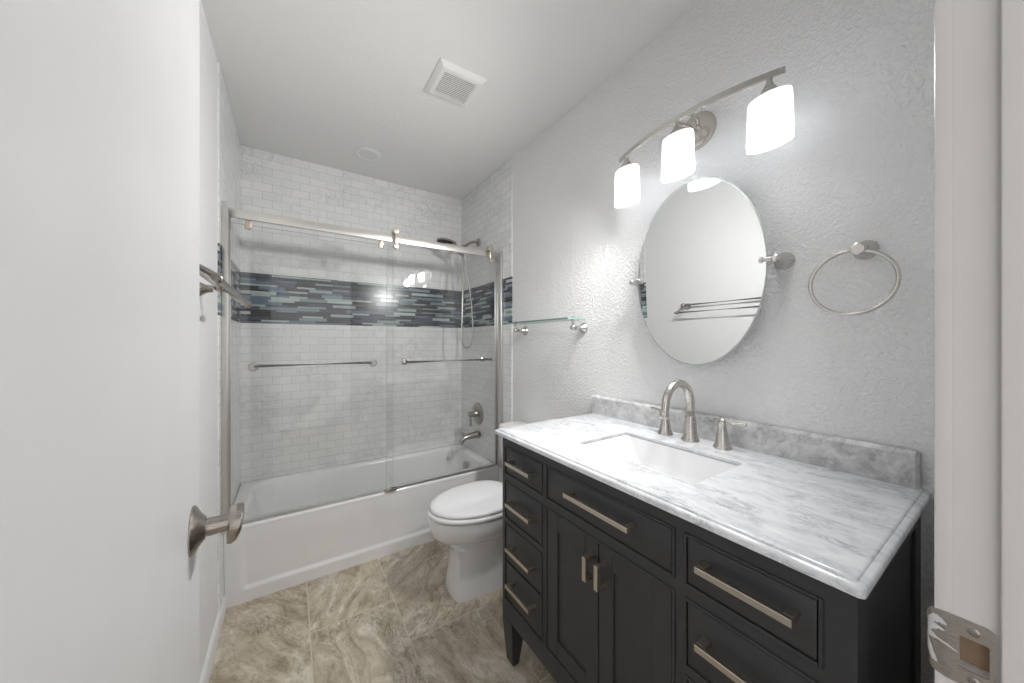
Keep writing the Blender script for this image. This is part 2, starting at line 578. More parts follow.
sp_ = obj('strike_plate', b, M['dark_nickel'], tf)
sp_['label'] = 'nickel strike plate with white paint smears'
b = B()
def lipx(y):
    return px - 0.0003 + (0.010 * (1 - math.sqrt(max(0, 1 - ((y - 0.046) / 0.0165) ** 2))) if y > 0.046 else 0)
# thin streaks of wall paint left on the lip: (y, z) centre line with a width that varies
def streak(pts, ws):
    n = 14
    rings = []
    for i in range(n + 1):
        f = i / n * (len(pts) - 1)
        k = min(int(f), len(pts) - 2); t = f - k
        y = pts[k][0] * (1 - t) + pts[k + 1][0] * t
        z = pts[k][1] * (1 - t) + pts[k + 1][1] * t
        w_ = (ws[k] * (1 - t) + ws[k + 1] * t) * (0.8 + 0.4 * random.random())
        rings.append([(lipx(y) - 0.0002, y, z - w_), (lipx(y) - 0.0005, y, z), (lipx(y) - 0.0002, y, z + w_), (lipx(y) + 0.0002, y, z)])
    loft(b, rings)
random.seed(3)
streak([(0.0612, 0.972), (0.057, 0.9785), (0.0525, 0.9790), (0.0485, 0.9770)], [0.004, 0.005, 0.003, 0.0008])
streak([(0.0616, 0.966), (0.058, 0.969), (0.054, 0.9705), (0.050, 0.970)], [0.003, 0.004, 0.002, 0.0006])
streak([(0.0618, 0.960), (0.0592, 0.9595), (0.055, 0.9585), (0.047, 0.9565), (0.0418, 0.9540)], [0.004, 0.0035, 0.0012, 0.0009, 0.0006])
streak([(0.0618, 0.950), (0.0600, 0.944), (0.0575, 0.938), (0.055, 0.934)], [0.007, 0.007, 0.005, 0.001])
obj('paint_smear', b, M['door'], sp_)
b = B(); box(b, JX1 + 0.013, JX1 + JT - 0.001, HY0, HY1, HZ0, HZ1)
obj('latch_pocket', b, M['wood_raw'], sp_, False)
for z in (0.9805, 0.9315):
    b = B()
    lathe(b, (px, 0.032, z), (-1, 0, 0), [(0.0042, -0.0005), (0.0042, 0.0004), (0.0030, 0.0009), (0.0016, 0.0009), (0.0014, 0.0001)], 20)
    obj('screw', b, M['screw'], sp_)

# the open door, hinged on the left jamb
DA = Vector((-0.1015, 0.062, 0)); DB = Vector((-0.1355, 0.800, 0))
dd = (DB - DA).normalized(); dn = Vector((dd.y, -dd.x, 0))       # dn points into the room
def dp(s, n, z):
    p = DA + dd * s + dn * n
    return (p.x, p.y, z)
DLEN = (DB - DA).length
b = B()
r_ = 0.0015
loft(b, [[dp(0, 0, z), dp(DLEN - r_, 0, z), dp(DLEN, -r_, z), dp(DLEN, -0.035 + r_, z), dp(DLEN - r_, -0.035, z), dp(0, -0.035, z)] for z in (0.012, 2.032)])
dr = struct('door_1', b, M['door'])
KZ = 0.980
ks = DLEN - 0.073
dnv = Vector((dn.x, dn.y, 0))
b = B()
lathe(b, dp(ks, 0, KZ - 0.010), dnv, [(0.0375, 0.0), (0.0375, 0.002), (0.0350, 0.0045), (0.026, 0.0095), (0.0190, 0.0145), (0.0160, 0.0170)], 40)
kn = obj('door_handle', b, M['dark_nickel'], dr)
b = B()
lathe(b, dp(ks, 0, KZ - 0.010), dnv, [(0.0125, 0.016), (0.0125, 0.0185), (0.0142, 0.019), (0.0130, 0.044), (0.0125, 0.048)], 32)
obj('neck', b, M['dark_nickel'], kn)
b = B()
# flat wave-shaped grip seen from its edge: profile in the door-normal/height plane, swept along the door
gp = [(0.0525, 0.020), (0.056, 0.0225), (0.0685, 0.0240), (0.0715, 0.0220), (0.0715, 0.008), (0.0690, -0.010), (0.0625, -0.026), (0.0545, -0.031), (0.0490, -0.029), (0.0490, -0.014), (0.0515, 0.004)]
rings = []
for s, k in ((-0.034, 0.25), (-0.031, 0.6), (-0.024, 0.85), (-0.012, 0.98), (0, 1.0), (0.012, 0.98), (0.022, 0.85), (0.028, 0.6), (0.030, 0.25)):
    rings.append([dp(ks + s, -0.006 + 0.059 + (n - 0.059) * (0.55 + 0.45 * k), KZ - 0.010 + z * k) for n, z in gp])
loft(b, rings)
gr_ = obj('grip', b, M['dark_nickel'], kn, ang=50)

# hall outside the doorway
b = B(); box(b, -2.6, 3.2, -1.75, YF0, -0.1, 0)
struct('floor_hall', b, M['wood_raw'], smooth=False)
b = B(); box(b, -2.6, 3.2, -1.85, -1.75, 0, CE)
struct('wall_hall', b, M['wall_soft'], smooth=False)
b = B(); box(b, -2.6, 3.2, -1.85, YF0, CE, CE + 0.1)
struct('ceiling_hall', b, M['ceiling'], smooth=False)

# ================================================================== BATHTUB
TX0, TX1, TY0, TY1, TH = WL + 0.007, WR - 0.007, 2.058, 2.695, 0.393
tub = thing('bathtub', 'white alcove bathtub with smooth apron behind the sliding glass doors', 'bathtub', ((TX0 + TX1) / 2, (TY0 + TY1) / 2, 0))
cx, cy = (TX0 + TX1) / 2, (TY0 + TY1) / 2
hx, hy = (TX1 - TX0) / 2, (TY1 - TY0) / 2
b = B()
rings = [rrect(cx, cy, hx, hy, 0.006, TH - 0.0185), rrect(cx, cy, hx, hy, 0.006, TH - 0.012), rrect(cx, cy, hx - 0.002, hy - 0.002, 0.008, TH - 0.004), rrect(cx, cy, hx - 0.008, hy - 0.008, 0.01, TH),
         rrect(cx, cy + 0.008, hx - 0.058, hy - 0.062, 0.10, TH), rrect(cx, cy + 0.008, hx - 0.066, hy - 0.069, 0.10, TH - 0.005), rrect(cx, cy + 0.008, hx - 0.072, hy - 0.075, 0.10, TH - 0.018),
         rrect(cx + 0.01, cy + 0.008, hx - 0.095, hy - 0.09, 0.11, 0.22), rrect(cx + 0.02, cy + 0.008, hx - 0.125, hy - 0.11, 0.12, 0.11), rrect(cx + 0.02, cy + 0.008, hx - 0.16, hy - 0.14, 0.12, 0.075),
         rrect(cx + 0.02, cy + 0.008, hx - 0.25, hy - 0.2, 0.08, 0.068)]
loft(b, rings, False, True)
obj('basin', b, M['tub'], tub, ang=60)
# apron: plain field set back a little between a top lip, end stiles and a toe strip
b = B()
ys = [(-0.0, 0.0)]
def apron_y(x, z):
    t = (TH - z) / TH
    y = TY0 + 0.0006 + 0.034 * t
    def ss(a, c, v):
        v = max(0, min(1, (v - a) / (c - a)))
        return v * v * (3 - 2 * v)
    inner = ss(0.055, 0.085, x - TX0) * ss(0.055, 0.085, TX1 - x) * ss(0.062, 0.085, z) * (1 - ss(0.16, TH - 0.04, z) * 0.95)
    y += 0.010 * inner
    return y
nx, nz = 90, 60
xs = [TX0 + (TX1 - TX0) * i / nx for i in range(nx + 1)]
zs = [(TH - 0.018) * i / nz for i in range(nz + 1)]
# finer columns near the ends
xs = sorted(set([TX0 + 0.005 * i for i in range(22)] + [TX1 - 0.005 * i for i in range(22)] + [TX0 + 0.11 + (TX1 - TX0 - 0.22) * i / 20 for i in range(21)]))
G = [[b.verts.new((x, apron_y(x, z), z)) for z in zs] for x in xs]
for i in range(len(xs) - 1):
    for j in range(len(zs) - 1):
        b.faces.new((G[i][j], G[i + 1][j], G[i + 1][j + 1], G[i][j + 1]))
back = [[b.verts.new((x, TY0 + 0.075, z)) for z in (zs[0], zs[-1])] for x in (xs[0], xs[-1])]
b.faces.new([g_ for g_ in (G[k][-1] for k in range(len(xs)))] + [back[1][1], back[0][1]])
b.faces.new([G[0][j] for j in range(len(zs))] + [back[0][1], back[0][0]])
b.faces.new([G[-1][j] for j in range(len(zs))] + [back[1][1], back[1][0]])
obj('apron', b, M['tub'], tub, ang=50)
b = B()
ox, oz = 1.128, 0.305
lathe(b, (ox + 0.004, 2.405, oz), (-1, 0, 0.12), [(0.034, 0.0), (0.034, 0.006), (0.030, 0.010), (0.012, 0.011), (0.010, 0.008)], 32)
obj('overflow_plate', b, M['dark_nickel'], tub)
b = B(); lathe(b, (0.98, 2.385, 0.069), (0, 0, 1), [(0.036, 0), (0.036, 0.003), (0.028, 0.005), (0.02, 0.003)], 28)
obj('drain', b, M['nickel'], tub)

# ================================================================== SLIDING SHOWER DOOR
fr = thing('shower_door_frame', 'brushed nickel rail, wall channels and track on the bathtub rim', 'shower frame', ((XL + XR) / 2, 2.07, TH))
RZ0, RZ1 = 1.853, 1.897
b = B(); box(b, XL + 0.001, XR - 0.001, 2.046, 2.060, RZ0, RZ1, 0.003)
obj('rail', b, M['rail'], fr)
for x0, x1, zt in ((XL + 0.0005, XL + 0.024, 1.910), (XR - 0.019, XR - 0.0005, RZ1 + 0.003)):
    b = B()
    box(b, x0, x1, 2.004, 2.010, TH + 0.001, zt, 0.001)
    box(b, x0, x1, 2.088, 2.094, TH + 0.001, zt, 0.001)
    wx = x0 if x0 < 0 else x1 - 0.006
    box(b, wx, wx + 0.006, 2.010, 2.088, TH + 0.001, RZ0 - 0.001, 0.001)
    obj('wall_channel', b, M['alu'], fr)
b = B()
box(b, XL + 0.025, XR - 0.025, 2.062, 2.098, TH + 0.0005, TH + 0.007, 0.002)
box(b, XL + 0.025, XR - 0.025, 2.064, 2.068, TH + 0.007, TH + 0.013, 0.001)
obj('bottom_track', b, M['alu'], fr)
b = B()
box(b, 0.462, 0.520, 2.040, 2.0615, TH + 0.001, TH + 0.024, 0.004)
obj('guide_block', b, M['nickel'], fr)

def panel(name, label, x0, x1, y0, y1, z0, z1):
    t = thing(name, label, 'shower door', ((x0 + x1) / 2, (y0 + y1) / 2, z0), 'sliding glass shower doors')
    b = B(); box(b, x0, x1, y0, y1, z0, z1)
    b.normal_update()
    for f in b.faces:
        c = f.calc_center_median()
        f.material_index = 0 if abs(f.normal.y) > 0.9 else 1
    obj('glass', b, [M['glass'], M['glass_edge']], t, False)
    return t
PL = panel('sliding_glass_door', 'left clear glass sliding door, behind the rail, holding the towel bar with round end discs', -0.236, 0.507, 2.072, 2.080, TH + 0.014, 1.835)
PR = panel('sliding_glass_door', 'right clear glass sliding door hung from rollers on the front of the rail', 0.462, 1.196, 2.030, 2.038, TH + 0.026, 1.835)
PR.rotation_euler = (math.radians(0.55), 0, math.radians(0.3))
PR.location.y += 0.0136
# left door: hangers behind the rail, through-glass discs in front, bar behind
for x in (-0.175, 0.437):
    b = B()
    box(b, x - 0.012, x + 0.012, 2.0625, 2.0715, 1.822, 1.880, 0.002)
    lathe(b, (x, 2.0715, 1.826), (0, -1, 0), [(0.0155, 0), (0.0155, 0.006), (0.013, 0.008)], 24)
    obj('hanger', b, M['handle'], PL)
HZ = 1.146
b = B(); tube(b, [(-0.16, 2.125, HZ), (0.40, 2.125, HZ)], 0.0085)
hb = obj('towel_bar', b, M['nickel'], PL)
for x in (-0.155, 0.393):
    b = B(); tube(b, [(x, 2.0805, HZ), (x, 2.126, HZ)], 0.009); obj('standoff', b, M['nickel'], hb)
    b = B(); lathe(b, (x, 2.0715, HZ), (0, -1, 0), [(0.021, 0), (0.021, 0.006), (0.018, 0.009), (0.006, 0.0095)], 28)
    obj('end_disc', b, M['nickel'], hb)
b = B(); tube(b, [(-0.15, 2.046, HZ + 0.003), (0.385, 2.046, HZ + 0.003)], 0.0058); 
obj('front_rod', b, M['nickel'], hb)
# right door: two roller hangers that ride on the rail, bar in front
for x in (0.512, 1.147):
    b = B()
    lathe(b, (x, 2.026, RZ1 + 0.0165), (0, -1, 0), [(0.018, -0.037), (0.016, -0.030), (0.016, -0.022), (0.019, -0.012), (0.019, 0.006), (0.016, 0.010), (0.006, 0.0105)], 28)
    obj('roller', b, M['handle'], PR)
    b = B()
    box(b, x - 0.0085, x + 0.0085, 2.0225, 2.0295, 1.826, RZ1 + 0.012, 0.002)
    lathe(b, (x, 2.030, 1.826), (0, -1, 0), [(0.0165, 0.0), (0.0165, 0.008), (0.013, 0.012), (0.005, 0.0125)], 28)
    obj('hanger', b, M['handle'], PR)
b = B(); tube(b, [(0.548, 1.985, HZ + 0.004), (1.145, 1.985, HZ + 0.004)], 0.0085)
hb = obj('towel_bar', b, M['nickel'], PR)
for x in (0.560, 1.085):
    b = B(); lathe(b, (x, 2.0295, HZ + 0.004), (0, -1, 0), [(0.020, 0), (0.020, 0.006), (0.014, 0.010), (0.0085, 0.012), (0.0085, 0.044)], 26)
    obj('standoff', b, M['nickel'], hb)
for x in (0.548, 1.145):
    b = B(); ball(b, (x, 1.985, HZ + 0.004), 0.0125, 10); obj('finial', b, M['nickel'], hb)

# ================================================================== SHOWER FITTINGS (right tiled wall)
SY = 2.372
sh = thing('shower_head_set', 'brushed nickel shower head with hose loop on the right tiled wall', 'shower head', (XR, SY, 1.2))
b = B(); lathe(b, (XR - 0.0005, SY, 2.045), (-1, 0, 0), [(0.032, 0), (0.032, 0.004), (0.026, 0.010), (0.012, 0.014)], 30)
obj('flange', b, M['dark_nickel'], sh)
b = B(); tube(b, bez((XR - 0.01, SY, 2.045), (1.18, SY, 2.05), (1.14, SY, 2.03), (1.105, SY, 1.985), 12), 0.0105)
obj('arm', b, M['dark_nickel'], sh)
b = B()
lathe(b, (1.118, SY, 2.0), (-0.72, 0, -0.69), [(0.014, 0), (0.019, 0.01), (0.019, 0.04), (0.015, 0.05)], 24)
tube(b, [(1.095, SY, 1.975), (1.03, SY, 1.985), (0.965, SY, 2.010)], [0.012, 0.011, 0.012])
obj('diverter', b, M['dark_nickel'], sh)
b = B(); lathe(b, (0.955, SY, 2.020), (-0.12, 0, -1), [(0.010, -0.012), (0.022, -0.006), (0.060, 0.002), (0.064, 0.006), (0.064, 0.014), (0.058, 0.017)], 36)
hd = obj('rain_head', b, M['dark_nickel'], sh)
b = B(); lathe(b, (0.955, SY, 2.020), (-0.12, 0, -1), [(0.056, 0.0168), (0.056, 0.0185), (0.05, 0.0188)], 36)
obj('spray_face', b, M['rubber'], hd)
b = B()
lathe(b, (1.092, SY - 0.005, 1.925), (-0.72, -0.05, 0.55), [(0.012, 0), (0.014, 0.02), (0.018, 0.07), (0.030, 0.10), (0.034, 0.112), (0.030, 0.118)], 28)
obj('hand_spray', b, M['dark_nickel'], sh)
b = B()
hp = bez((1.094, SY - 0.006, 1.925), (1.092, SY - 0.03, 1.8), (1.065, SY - 0.06, 1.55), (1.062, SY - 0.05, 1.31), 18) + \
     bez((1.062, SY - 0.05, 1.31), (1.062, SY - 0.045, 1.19), (1.165, SY - 0.03, 1.19), (1.168, SY - 0.03, 1.32), 16)[1:] + \
     bez((1.168, SY - 0.03, 1.32), (1.172, SY - 0.02, 1.6), (1.13, SY, 1.8), (1.110, SY, 1.972), 18)[1:]
tube(b, hp, 0.0068, 10)
obj('hose', b, M['nickel'], sh)

vy = 2.379
vv = thing('shower_valve', 'round nickel shower valve plate with lever on the tiled wall', 'shower valve', (XR, vy, 0.705))
b = B(); lathe(b, (XR - 0.0005, vy, 0.705), (-1, 0, 0), [(0.088, 0), (0.088, 0.003), (0.082, 0.008), (0.050, 0.013), (0.034, 0.018)], 44)
obj('escutcheon', b, M['dark_nickel'], vv)
b = B(); lathe(b, (XR - 0.018, vy, 0.705), (-1, 0, 0), [(0.030, 0), (0.028, 0.022), (0.022, 0.03), (0.022, 0.06), (0.016, 0.068), (0.006, 0.07)], 30)
hv = obj('valve_knob', b, M['dark_nickel'], vv)
b = B(); tube(b, [(XR - 0.066, vy, 0.700), (XR - 0.07, vy - 0.005, 0.665), (XR - 0.072, vy - 0.008, 0.625)], [0.011, 0.0085, 0.010]); ball(b, (XR - 0.072, vy - 0.008, 0.622), 0.011, 10)
obj('lever', b, M['dark_nickel'], hv)

ts = thing('tub_spout', 'curved nickel tub spout with lift knob below the shower valve', 'tub spout', (XR, 2.35, 0.54))
b = B()
sp0 = [(XR - 0.0005, 2.365, 0.545), (XR - 0.02, 2.365, 0.545), (XR - 0.08, 2.365, 0.541), (XR - 0.12, 2.365, 0.534), (XR - 0.148, 2.365, 0.518), (XR - 0.158, 2.365, 0.490)]
tube(b, sp0, [0.032, 0.028, 0.024, 0.023, 0.022, 0.018], 24)
obj('spout', b, M['dark_nickel'], ts)
b = B(); lathe(b, (XR - 0.135, 2.365, 0.548), (0, 0, 1), [(0.005, 0), (0.005, 0.014), (0.010, 0.017), (0.010, 0.024), (0.006, 0.027)], 18)
obj('lift_knob', b, M['dark_nickel'], ts)

# ================================================================== TOILET (faces the left wall)
ty = 1.60
to = thing('toilet', 'white two-piece toilet with closed lid between bathtub and dark vanity', 'toilet', (0.95, ty, 0))
def egg(xf, xb, hw, z, n=56, p=1.0, cxr=0.58):
    L = xb - xf
    xm = xf + cxr * L
    pts = []
    for i in range(n):
        t = 2 * PI * i / n
        c_, s_ = math.cos(t), math.sin(t)
        ex = 2.0 if c_ < 0 else 2.6
        rx = cxr * L if c_ < 0 else (1 - cxr) * L
        x = xm + rx * math.copysign(abs(c_) ** (2 / ex), c_)
        y = ty + hw * math.copysign(abs(s_) ** (2 / ex), s_)
        pts.append((x, y, z))
    return pts
def ped(xf, xb, wf, wb_, z, r=0.03, k=14):
    # pedestal section: narrow flat front, widening to the back
    base = [(xf + 0.010, -wf), (xf + 0.002, -wf * 0.62), (xf - 0.002, 0), (xf + 0.002, wf * 0.62), (xf + 0.010, wf), ((xf + xb) / 2, (wf + wb_) / 2 + 0.004), (xb - 0.02, wb_), (xb, wb_ * 0.8), (xb, -wb_ * 0.8), (xb - 0.02, -wb_), ((xf + xb) / 2, -(wf + wb_) / 2 - 0.004)]
    n = 56
    # resample the closed polygon evenly, starting at the back centre, same turning as egg()
    P_ = [Vector((x, ty + y, z)) for x, y in base]
    out = []
    for i in range(n):
        t = 2 * PI * i / n
        dirv = Vector((math.cos(t), math.sin(t)))
        c0 = Vector(((xf + xb) / 2, ty))
        best = None
        for q in range(len(P_)):
            A, Bq = P_[q].xy - c0, P_[(q + 1) % len(P_)].xy - c0
            e = Bq - A
            den = dirv.x * e.y - dirv.y * e.x
            if abs(den) < 1e-9:
                continue
            s = (A.x * e.y - A.y * e.x) / den
            w_ = (A.x * dirv.y - A.y * dirv.x) / den
            if s > 0 and -1e-6 <= w_ <= 1 + 1e-6:
                best = s if best is None else max(best, s)
        p = c0 + dirv * best
        out.append((p.x, p.y, z))
    return out
b = B()
rings = [ped(0.668, 1.10, 0.088, 0.120, 0.0), ped(0.666, 1.10, 0.089, 0.121, 0.012), ped(0.674, 1.10, 0.083, 0.112, 0.06), ped(0.682, 1.10, 0.078, 0.100, 0.14), ped(0.682, 1.10, 0.079, 0.100, 0.20),
         ped(0.672, 1.10, 0.086, 0.108, 0.245),
         egg(0.640, 1.10, 0.112, 0.270), egg(0.596, 1.08, 0.150, 0.295), egg(0.575, 1.06, 0.172, 0.325), egg(0.567, 1.05, 0.181, 0.36), egg(0.565, 1.05, 0.185, 0.395), egg(0.567, 1.05, 0.183, 0.405), egg(0.59, 1.04, 0.165, 0.408)]
loft(b, rings)
obj('bowl', b, M['porcelain'], to, ang=40)
b = B()
box(b, 0.98, 1.222, ty - 0.11, ty + 0.11, 0.25, 0.408, 0.02, 3)
obj('tank_shelf', b, M['porcelain'], to)
b = B()
loft(b, [egg(0.572, 1.03, 0.179, 0.4095), egg(0.560, 1.035, 0.190, 0.414), egg(0.558, 1.035, 0.192, 0.422), egg(0.562, 1.03, 0.188, 0.4305), egg(0.58, 1.02, 0.172, 0.4325)])
obj('seat', b, M['seat'], to, ang=60)
b = B()
loft(b, [egg(0.584, 1.03, 0.174, 0.4335), egg(0.572, 1.035, 0.184, 0.438), egg(0.571, 1.035, 0.185, 0.446), egg(0.578, 1.03, 0.180, 0.453), egg(0.605, 1.02, 0.162, 0.458), egg(0.65, 0.98, 0.115, 0.462), egg(0.72, 0.92, 0.05, 0.463)])
obj('lid', b, M['seat'], to, ang=60)
for s in (-1, 1):
    b = B(); box(b, 1.036, 1.056, ty + s * 0.075 - 0.018, ty + s * 0.075 + 0.018, 0.409, 0.438, 0.006, 3)
    obj('hinge', b, M['seat'], to)
b = B()
rings = []
for z, g_ in ((0.409, -0.022), (0.42, -0.014), (0.60, -0.004), (0.735, 0.0)):
    rings.append(rrect(1.138, ty, 0.080 + g_ * 0.5, 0.170 + g_, 0.028, z))
loft(b, rings)
obj('tank', b, M['porcelain'], to, ang=50)
b = B()
loft(b, [rrect(1.137, ty, 0.086, 0.176, 0.03, 0.7355), rrect(1.137, ty, 0.088, 0.178, 0.03, 0.740), rrect(1.137, ty, 0.088, 0.178, 0.03, 0.760), rrect(1.137, ty, 0.082, 0.172, 0.028, 0.769), rrect(1.137, ty, 0.07, 0.160, 0.025, 0.773)])
obj('tank_lid', b, M['porcelain'], to, ang=50)
b = B()
lathe(b, (1.0555, ty - 0.12, 0.70), (-1, 0, 0), [(0.014, 0), (0.014, 0.008), (0.009, 0.012)], 20)
tube(b, [(1.045, ty - 0.12, 0.70), (1.04, ty - 0.08, 0.697), (1.04, ty - 0.05, 0.694)], [0.007, 0.006, 0.008])
obj('flush_lever', b, M['nickel'], to)

# ================================================================== VANITY
VX, VY0, VY1, VT = 0.705, 0.142, 1.152, 0.9055      # face plane, right end, left end, underside of the counter
VB = WR - 0.012
va = thing('vanity_cabinet', 'charcoal painted vanity cabinet with drawers and double doors under the marble top', 'vanity', ((VX + VB) / 2, (VY0 + VY1) / 2, 0))
cols_l, cols_c, cols_r = (0.901, 1.128), (0.433, 0.870), (0.186, 0.401)
zrows = [(0.757, 0.857), (0.584, 0.720), (0.4175, 0.554), (0.266, 0.4135)]
b = B()
FT = 0.02
# face frame: stiles and rails around the openings
openings = [(cols_l[0], cols_l[1], z0, z1) for z0, z1 in zrows[:2]] + [(cols_l[0], cols_l[1], 0.266, 0.554)] + \
           [(cols_c[0], cols_c[1], *zrows[0]), (cols_c[0], cols_c[1], 0.266, 0.720)] + \
           [(cols_r[0], cols_r[1], z0, z1) for z0, z1 in zrows[:2]] + [(cols_r[0], cols_r[1], 0.266, 0.554)]
VZ = 0.190
for y0, y1 in ((cols_l[1], VY1), (cols_c[1], cols_l[0]), (cols_r[1], cols_c[0]), (VY0, cols_r[0])):
    box(b, VX, VX + FT, y0, y1, VZ, VT - 0.0005)
for (y0, y1), zr in ((cols_l, [(VZ, 0.266), (0.554, 0.584), (0.720, 0.757), (0.857, VT - 0.0005)]),
                     (cols_c, [(VZ, 0.266), (0.720, 0.757), (0.857, VT - 0.0005)]),
                     (cols_r, [(VZ, 0.266), (0.554, 0.584), (0.720, 0.757), (0.857, VT - 0.0005)])):
    for z0, z1 in zr:
        box(b, VX, VX + FT, y0, y1, z0, z1)
# thin raised bead around each opening
def bead(bm, y0, y1, z0, z1, w_=0.006, t=0.004):
    e = w_
    for (a0, a1, c0, c1) in ((y0 - e, y0, z0 - e, z1 + e), (y1, y1 + e, z0 - e, z1 + e), (y0, y1, z0 - e, z0), (y0, y1, z1, z1 + e)):
        box(bm, VX - t, VX + 0.001, a0, a1, c0, c1, 0.0012, 1)
for o_ in openings:
    bead(b, *o_)
obj('face_frame', b, M['charcoal'], va, ang=30)
b = B()
bx0 = VX + FT
box(b, bx0, VB, VY1 - 0.018, VY1 - 0.006, VZ, VT - 0.0005)
box(b, bx0, VB, VY0 + 0.006, VY0 + 0.018, VZ, VT - 0.0005)
box(b, bx0, VB, VY0 + 0.018, VY1 - 0.018, VZ, VZ + 0.015)
box(b, VB - 0.01, VB, VY0 + 0.018, VY1 - 0.018, VZ + 0.015, VT - 0.0005)
for yy in (VY0, VY1 - 0.006):                      # framed end panels
    box(b, bx0, bx0 + 0.045, yy, yy + 0.006, VZ, VT - 0.0005)
    box(b, VB - 0.06, VB, yy, yy + 0.006, VZ, VT - 0.0005)
    box(b, bx0 + 0.045, VB - 0.06, yy, yy + 0.006, VT - 0.05, VT - 0.0005)
    box(b, bx0 + 0.045, VB - 0.06, yy, yy + 0.006, VZ, VZ + 0.07)
for yy in ((cols_l[0] + cols_c[1]) / 2, (cols_c[0] + cols_r[1]) / 2):   # inner partitions
    box(b, bx0, VB - 0.01, yy - 0.006, yy + 0.006, VZ + 0.015, VT - 0.15)
obj('carcass', b, M['charcoal'], va, ang=30)
for fx in (0, 1):
    for fy in (0, 1):
        b = B()
        L_ = 0.068
        s = -1 if fy else 1
        y_out = VY1 if fy else VY0
        x_out = VX if not fx else VB
        sx = 1 if not fx else -1
        rings = []
        for z, k, d in ((0.0, 0.046, 0.020), (0.004, 0.048, 0.018), (VZ - 0.02, L_, 0.0), (VZ, L_, 0.0)):
            xa, xb_ = x_out + sx * d * (0 if fx else 1), x_out + sx * (k)
            ya, yb_ = y_out, y_out + s * k
            rings.append([(xa, ya, z), (xb_, ya, z), (xb_, yb_, z), (xa, yb_, z)])
        loft(b, rings)
        bmesh.ops.bevel(b, geom=[e for e in b.edges], offset=0.002, segments=1, affect='EDGES')
        obj('leg', b, M['charcoal'], va, ang=30)

def bar_handle(parent, y0, y1, z, face, vertical=None):
    b = B()
    X0 = face - 0.038
    if vertical:
        z0, z1 = vertical
        box(b, X0, X0 + 0.010, y0 - 0.0065, y0 + 0.0065, z0, z1, 0.0008, 1)
        for c in (z0 + 0.0065, z1 - 0.0065):
            box(b, X0 + 0.009, face, y0 - 0.0065, y0 + 0.0065, c - 0.0065, c + 0.0065, 0.0008, 1)
    else:
        box(b, X0, X0 + 0.010, y0, y1, z - 0.0065, z + 0.0065, 0.0008, 1)
        for c in (y0 + 0.0075, y1 - 0.0075):
            box(b, X0 + 0.009, face, c - 0.0075, c + 0.0075, z - 0.0065, z + 0.0065, 0.0008, 1)
    return obj('bar_handle', b, M['handle'], parent, ang=30)

def drawer(y0, y1, z0, z1, h0, h1, hz, deep=0.35):
    g_ = 0.0022
    b = B()
    box(b, VX - 0.001, VX + 0.018, y0 + g_, y1 - g_, z0 + g_, z1 - g_, 0.0018, 2)
    box(b, VX + 0.0185, VX + deep, y0 + 0.02, y1 - 0.02, z0 + 0.015, z1 - 0.02)
    d = obj('drawer', b, M['charcoal'], va, ang=30)
    bar_handle(d, h0, h1, hz, VX - 0.0005)
    return d
for (z0, z1), hz in zip(zrows, (0.815, 0.661, 0.494, 0.358)):
    drawer(*cols_l, z0, z1, 0.926, 1.074, hz)
    drawer(*cols_r, z0, z1, 0.209, 0.3655, hz + 0.004 if hz > 0.6 else hz)
drawer(*cols_c, *zrows[0], 0.525, 0.752, 0.820, 0.085)

def door(y0, y1, z0, z1, hy, side):
    g_ = 0.0018
    y0 += g_; y1 -= g_; z0 += g_; z1 -= g_
    st, rl = 0.048, 0.052
    b = B()
    box(b, VX - 0.001, VX + 0.018, y0, y0 + st, z0, z1, 0.0015, 1)
    box(b, VX - 0.001, VX + 0.018, y1 - st, y1, z0, z1, 0.0015, 1)
    box(b, VX - 0.001, VX + 0.018, y0 + st, y1 - st, z0, z0 + rl, 0.0015, 1)
    box(b, VX - 0.001, VX + 0.018, y0 + st, y1 - st, z1 - rl, z1, 0.0015, 1)
    box(b, VX + 0.006, VX + 0.014, y0 + st - 0.003, y1 - st + 0.003, z0 + rl - 0.003, z1 - rl + 0.003)
    d = obj('door', b, M['charcoal'], va, ang=30)
    bar_handle(d, hy, None, None, VX - 0.0005, (0.616, 0.682))
    return d
ymid = 0.6485
door(ymid, cols_c[1], 0.266, 0.720, ymid + 0.024 - 0.005, 1)
door(cols_c[0], ymid, 0.266, 0.720, ymid - 0.024, -1)

# marble top with an ogee edge and a rectangular cut-out, backsplash as its part
KX0, KX1, KY0, KY1, KT = 0.672, WR - 0.001, 0.128, 1.165, 0.927
SX0, SX1, SY0, SY1 = 0.815, 1.066, 0.443, 0.842
ct = thing('marble_countertop', 'white and grey veined marble top with ogee edge on the dark vanity', 'countertop', ((KX0 + KX1) / 2, (KY0 + KY1) / 2, VT))
def kring(inset, z, k=6):
    # straight at the wall side; small corner radius at the front
    x0, y0, y1 = KX0 + inset, KY0 + inset, KY1 - inset
    r = 0.008
    pts = [(KX1, y0, z)]
    for i in range(k + 1):
        t = -PI / 2 - (PI / 2) * i / k
        pts.append((x0 + r + r * math.cos(t), y0 + r + r * math.sin(t), z))
    for i in range(k + 1):
        t = PI - (PI / 2) * i / k
        pts.append((x0 + r + r * math.cos(t), y1 - r + r * math.sin(t), z))
    pts.append((KX1, y1, z))
    return pts
b = B()
prof = [(0.002, VT), (0.0, VT + 0.0015), (0.0, VT + 0.0105), (0.001, VT + 0.0130), (0.0035, VT + 0.0150), (0.0075, VT + 0.0162), (0.0100, VT + 0.0168), (0.0106, VT + 0.0188), (0.0125, VT + 0.0206), (0.0155, KT)]
R = [[b.verts.new(p) for p in kring(i, z)] for i, z in prof]
for A_, B_ in zip(R[:-1], R[1:]):
    n = len(A_)
    for i in range(n):
        j = (i + 1) % n
        b.faces.new((A_[i], A_[j], B_[j], B_[i]))
